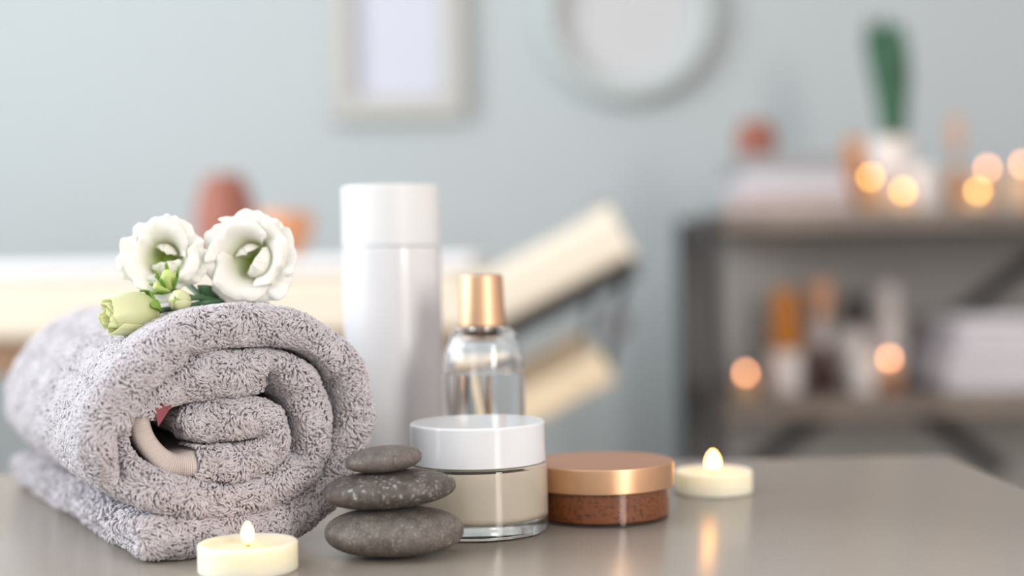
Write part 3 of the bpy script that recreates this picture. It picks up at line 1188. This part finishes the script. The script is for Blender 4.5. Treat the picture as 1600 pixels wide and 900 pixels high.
# ------------------------------------------------------------------ cream jar
def cream_jar():
    d = 0.647
    s = d / F
    x = P(748, 760, d).x
    r = 108 * s
    rl = 106 * s
    zt = P(748, 658, d).z
    zlb = P(748, 720, d).z          # lower edge of the lid
    zg = zlb - 0.0003               # glass shoulder
    zc = zlb - 0.0037               # cream level
    zf = 0.0066                     # thick glass foot
    t = thing('cream_jar', 'glass jar of pale cream with a glossy white lid on the table', 'jar', (x, d, 0))
    w = 0.0028
    outer = [(0, 0.0008), (r - 0.006, 0.0006), (r - 0.005, 0)] + arc(r - 0.0022, 0.0022, 0.0022, -90, 0, 6) + arc(r - 0.0013, zg - 0.0014, 0.0013, 0, 90, 6) + [(r - 0.004, zg), (r - 0.004, zg + 0.009)]
    inner = [(r - 0.006, zg + 0.009), (r - 0.006, zg - 0.0002), (r - w, zg - 0.0017)] + arc(r - w - 0.003, zf + 0.003, 0.003, 0, -90, 6) + [(0, zf)]
    lathe_obj('glass', outer + inner, M['glass_green'], t, 128)
    lathe_obj('cream', [(0, zf - 0.0001)] + arc(r - w - 0.0029, zf + 0.0029, 0.003, -90, 0, 6) + [(r - w + 0.0001, zc), (r - w + 0.0001, zg - 0.0018), (r - 0.0059, zg - 0.0003), (r - 0.0059, zg + 0.003), (r - 0.0068, zg + 0.003), (r - 0.0068, zc + 0.0004), (0, zc + 0.0002)], M['cream'], t, 96).data.materials.append(M['gap_reflection'])
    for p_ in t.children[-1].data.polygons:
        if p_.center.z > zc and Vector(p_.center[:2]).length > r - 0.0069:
            p_.material_index = 1  # band above the cream level carries the painted amber reflection
    lathe_obj('lid', [(0, zlb + 0.012), (r - 0.0034, zlb + 0.012), (r - 0.0034, zlb), (rl - 0.0004, zlb), (rl, zlb + 0.0004)] + arc(rl - 0.0012, zt - 0.0012, 0.0012, 0, 90, 6) + [(0, zt)], M['white_gloss'], t, 128)


cream_jar()


# ------------------------------------------------------------------ scrub jar
def scrub_jar():
    d = 0.676
    s = d / F
    x = P(941, 770, d).x
    r = 103.5 * s
    rl = 112 * s
    zt = P(941, 719, d).z
    zb = P(941, 757, d).z
    t = thing('scrub_jar', 'low jar of speckled brown scrub with a copper lid on the table', 'jar', (x, d, 0))
    w = 0.0007
    lathe_obj('container', [(0, 0), (r - 0.001, 0)] + arc(r - 0.001, 0.001, 0.001, -90, 0, 4) + [(r, zb + 0.003), (r - w, zb + 0.003)] + arc(r - w - 0.0012, 0.0026, 0.0012, 0, -90, 4) + [(0, 0.0014)], M['clear_plastic'], t, 96)
    lathe_obj('scrub', [(0, 0.0013)] + arc(r - w - 0.0011, 0.0025, 0.0012, -90, 0, 4) + [(r - w + 0.0001, zb - 0.0005), (0, zb - 0.0005)], M['scrub'], t, 96)
    lid = lathe_obj('lid', [(0, zb + 0.0035), (r + 0.0004, zb + 0.0035), (r + 0.0004, zb), (rl - 0.0004, zb), (rl, zb + 0.0004)] + arc(rl - 0.0007, zt - 0.0007, 0.0007, 0, 90, 5) + [(rl - 0.0012, zt), (0, zt + 0.0001)], M['copper'], t, 128)
    lid.data.materials.append(M['copper_top'])
    for p in lid.data.polygons:
        if p.normal.z > 0.9 and p.center.z > zt - 0.001:
            p.material_index = 1


scrub_jar()

# ------------------------------------------------------------------ candles on the table
p = P(388, 905, 0.573)
candle('lit tealight in front of the rolled towel', (P(388, 890, 0.573).x, 0.573, 0), 0.0189, 0.0112, 0.0024, 0.0092, 'tealights on the table', M['wax'], M['flame_near'])
candle('lit tealight right of the copper-lidded jar', (P(1115, 770, 0.738).x, 0.738, 0), 0.019, 0.0112, 0.0037, 0.0113, 'tealights on the table', M['wax'], M['flame_near'])


# ------------------------------------------------------------------ flowers
def petal_mesh(name, az, wid, prof, m, parent, seed, ruffle=0.0016, skew=0.1, tipcut=0.12, nu=44, nv=28, roff=1.0, thick=0.00025, curl=0.0, jag=0.0):
    """one petal: profile (r, z) from base to rim, swept over an arc of azimuth az +- wid"""
    rnd = random.Random(seed)
    ph = [rnd.uniform(0, 6.28) for _ in range(5)]
    pr = catmull(prof, 6)
    bm = bmesh.new()
    al = bm.verts.layers.float.new('along')
    rows = []
    for i in range(nv):
        s = i / (nv - 1)
        row = []
        for k in range(nu):
            a = -1 + 2 * k / (nu - 1)
            se = s * (1 - tipcut * abs(a) ** 2.6 + jag * math.sin(9 * a + ph[2]) * 0.3 + jag * math.sin(21 * a + ph[4]) * 0.22 + jag * math.sin(37 * a + ph[0]) * 0.12)
            q = min(max(se, 0), 1) * (len(pr) - 1)
            i0 = min(int(q), len(pr) - 2)
            r, z = pr[i0] + (pr[i0 + 1] - pr[i0]) * (q - i0)
            r = r * roff * (1 + skew * a * s)
            wv = ruffle * s ** 3 * (math.sin(3.4 * a + ph[0]) + 0.6 * math.sin(7.5 * a + ph[1]) + 0.35 * math.sin(13 * a + ph[3]) + 0.15 * math.sin(24 * a + ph[2]))
            f = az + wid * a * (0.75 + 0.25 * s) + curl * s * s
            r2 = r + wv * 0.6
            v = bm.verts.new((r2 * math.cos(f), r2 * math.sin(f), z + wv))
            v[al] = se
            row.append(v)
        rows.append(row)
    for a, b in zip(rows, rows[1:]):
        for k in range(nu - 1):
            bm.faces.new((a[k], a[k + 1], b[k + 1], b[k]))
    o = link(name, bm, m, parent)
    sd = o.modifiers.new('thick', 'SOLIDIFY')
    sd.thickness = thick
    return o


def aim(o, direction, spin=0.0):
    q = Vector(direction).to_track_quat('Z', 'Y')
    o.rotation_mode = 'QUATERNION'
    o.rotation_quaternion = q @ Quaternion((0, 0, 1), spin)


def flowers():
    base = P(335, 470, 0.648)
    t = thing('flower_sprig', 'white lisianthus sprig with two open blooms and buds lying on the rolled towel', 'flower', tuple(base))

    def blossom(px, py, d, R0, direction, spin, seed, depth):
        c = P(px, py, d) - base
        dv = Vector(direction).normalized()
        b0 = lathe_obj('blossom', [(0, -0.002), (0.0022, -0.001), (0.0034, 0.002), (0.0034, 0.004), (0.0016, 0.005), (0, 0.0052)], M['throat'], t, 20)
        b0.location = c - dv * depth * 0.75
        aim(b0, dv, spin)
        k = R0
        outer = [(0.0012, 0.0), (k * 0.22, depth * 0.18), (k * 0.42, depth * 0.48), (k * 0.58, depth * 0.80), (k * 0.78, depth * 0.98), (k * 0.98, depth * 1.02), (k * 1.08, depth * 0.97)]
        inner = [(0.001, 0.001), (k * 0.18, depth * 0.2), (k * 0.36, depth * 0.5), (k * 0.50, depth * 0.85), (k * 0.64, depth * 1.08), (k * 0.80, depth * 1.16), (k * 0.92, depth * 1.12)]
        for i in range(5):
            petal_mesh('petal', 2 * PI * i / 5 + 0.2, 0.92, outer, M['petal'], b0, seed + i, 0.0019, 0.16, 0.22, roff=(1.0, 0.97, 1.02, 0.98, 1.0)[i], jag=0.045)
        for i in range(3):
            petal_mesh('petal', 2 * PI * i / 3 + 0.9, 1.25, inner, M['petal'], b0, seed + 10 + i, 0.0013, 0.17, 0.2, roff=0.98, jag=0.035)
        # the furled heart: two small petals closing over the green throat
        heart = [(0.001, 0.001), (k * 0.16, depth * 0.15), (k * 0.36, depth * 0.42), (k * 0.46, depth * 0.74), (k * 0.38, depth * 1.02), (k * 0.16, depth * 1.12)]
        petal_mesh('petal', -1.6, 1.15, heart, M['petal'], b0, seed + 20, 0.0005, 0.1, 0.2, roff=1.0)
        petal_mesh('petal', 0.9, 1.0, [(r_ * 0.8, z_ * 0.86) for r_, z_ in heart], M['petal'], b0, seed + 21, 0.0005, 0.1, 0.2)
        return c - dv * depth * 0.75

    a1 = blossom(257, 403, 0.65, 0.0166, (0.03, -1, 0.10), 0.3, 11, 0.017)
    a2 = blossom(393, 405, 0.65, 0.0192, (-0.10, -1, 0.06), 1.1, 40, 0.020)

    def bud_obj(px, py, d, L, rr, direction, seed, m=M['petal_bud']):
        c = P(px, py, d) - base
        dv = Vector(direction).normalized()
        prof = [(0, 0), (rr * 0.55, L * 0.04), (rr * 0.88, L * 0.2), (rr * 0.98, L * 0.45), (rr * 0.84, L * 0.7), (rr * 0.5, L * 0.88), (0, L * 0.92)]
        cp = catmull(prof, 5)
        b = lathe_obj('bud', [(max(0, r_) * 0.9, z_) for r_, z_ in cp], m, t, 28)
        b.location = c - dv * L / 2
        aim(b, dv, seed)
        return b, dv

    # big half-open bud at the left
    L, rr = 0.0250, 0.0086
    b, dv = bud_obj(218, 490, 0.628, L * 0.62, rr * 0.9, (-0.76, -0.64, -0.04), 0.4, M['bud_core'])
    wrap = [(0.001, 0.0), (rr * 0.72, L * 0.10), (rr * 1.02, L * 0.32), (rr * 1.02, L * 0.55), (rr * 0.92, L * 0.74), (rr * 0.84, L * 0.88)]
    for i in range(3):
        petal_mesh('petal', 2 * PI * i / 3, 1.35, wrap, M['petal_bud'], b, 60 + i, 0.0006, 0.10, 0.22, roff=1.0)
    for i in range(3):
        petal_mesh('petal', 2 * PI * i / 3 + 1, 1.2, [(r_ * 0.72, z_ * 1.06) for r_, z_ in wrap], M['petal_bud'], b, 70 + i, 0.0005, 0.16, 0.2)
    for i in range(2):
        petal_mesh('petal', PI * i + 0.4, 1.4, [(r_ * 0.42, z_ * 1.06) for r_, z_ in wrap], M['petal_bud'], b, 75 + i, 0.0004, 0.2, 0.2)

    def sepals(parent, L, rr, k=5, flare=0.0):
        for i in range(k):
            prof = [(0.0008, -0.001), (rr * 0.75, L * 0.06), (rr * 1.12, L * 0.25), (rr * (1.14 + flare), L * 0.5)]
            petal_mesh('sepal', 2 * PI * i / k, 0.36, prof, M['sepal'], parent, 80 + i, 0.0002, 0.0, 0.9, nu=7, nv=10, thick=0.0005)
    sepals(b, L * 0.55, rr * 1.0)
    end_big = b.location - dv * 0.0

    # small round bud facing us
    b2, d2 = bud_obj(281, 470, 0.632, 0.0098, 0.0045, (-0.15, -0.95, 0.12), 1.0, M['green_bud'])
    for i in range(3):
        petal_mesh('petal', 2 * PI * i / 3, 1.15, [(0.0006, 0.0), (0.0034, 0.0012), (0.0046, 0.0042), (0.0038, 0.0078), (0.0008, 0.0098)], M['petal_bud'], b2, 90 + i, 0.0002, 0.10, 0.15, nu=12, nv=14)
    # two little green buds in front of the left bloom
    ends = []
    for (px, py, L_, rr_, dr) in ((263, 436, 0.0105, 0.0040, (0.05, -0.6, 0.65)), (252, 449, 0.0085, 0.0030, (-0.6, -0.6, 0.25))):
        b3, d3 = bud_obj(px, py, 0.638, L_, rr_, dr, 0.5, M['green_bud'])
        sepals(b3, L_ * 1.9, rr_ * 0.98, 5, 0.25)
        ends.append(b3.location.copy())

    # stems
    def stem(pts, r0, r1):
        cm = catmull(pts, 6)
        bm = bmesh.new()
        tube(bm, [Vector(p_) for p_ in cm], list(np.linspace(r0, r1, len(cm))), 8)
        link('stem', bm, M['stem'], t)
    root = P(352, 470, 0.655) - base
    j1 = P(318, 466, 0.645) - base
    stem([P(420, 478, 0.675) - base, root, j1, P(300, 466, 0.638) - base, b2.location], 0.0013, 0.0011)
    stem([root, P(322, 473, 0.643) - base, P(285, 480, 0.645) - base, P(258, 484, 0.636) - base, end_big], 0.0013, 0.0012)
    stem([j1, P(296, 462, 0.65) - base, P(280, 455, 0.647) - base, ends[0]], 0.0008, 0.0007)
    stem([P(280, 455, 0.647) - base, P(268, 455, 0.645) - base, ends[1]], 0.0007, 0.0006)
    stem([root, P(375, 455, 0.667) - base, a2], 0.0013, 0.0015)
    stem([j1, P(290, 440, 0.662) - base, a1], 0.0012, 0.0015)
    # leaf behind the stems
    bm = bmesh.new()
    rows = []
    l0, l1 = P(345, 468, 0.652) - base, P(308, 446, 0.646) - base
    dd = (l1 - l0)
    sd = dd.cross(Vector((0, 1, 0.3))).normalized()
    for i in range(11):
        s = i / 10
        wv = 0.0036 * math.sin(PI * s ** 0.8) ** 0.8 if 0 < s < 1 else 0.0002
        c = l0 + dd * s + Vector((0, -0.002, 0)) * math.sin(PI * s)
        rows.append([bm.verts.new(c + sd * wv * k + Vector((0, 0.0008, 0)) * abs(k)) for k in (-1, -0.5, 0, 0.5, 1)])
    for a, c in zip(rows, rows[1:]):
        for k in range(4):
            bm.faces.new((a[k], a[k + 1], c[k + 1], c[k]))
    lf = link('leaf', bm, M['stem'], t)
    so = lf.modifiers.new('thick', 'SOLIDIFY')
    so.thickness = 0.0004


flowers()
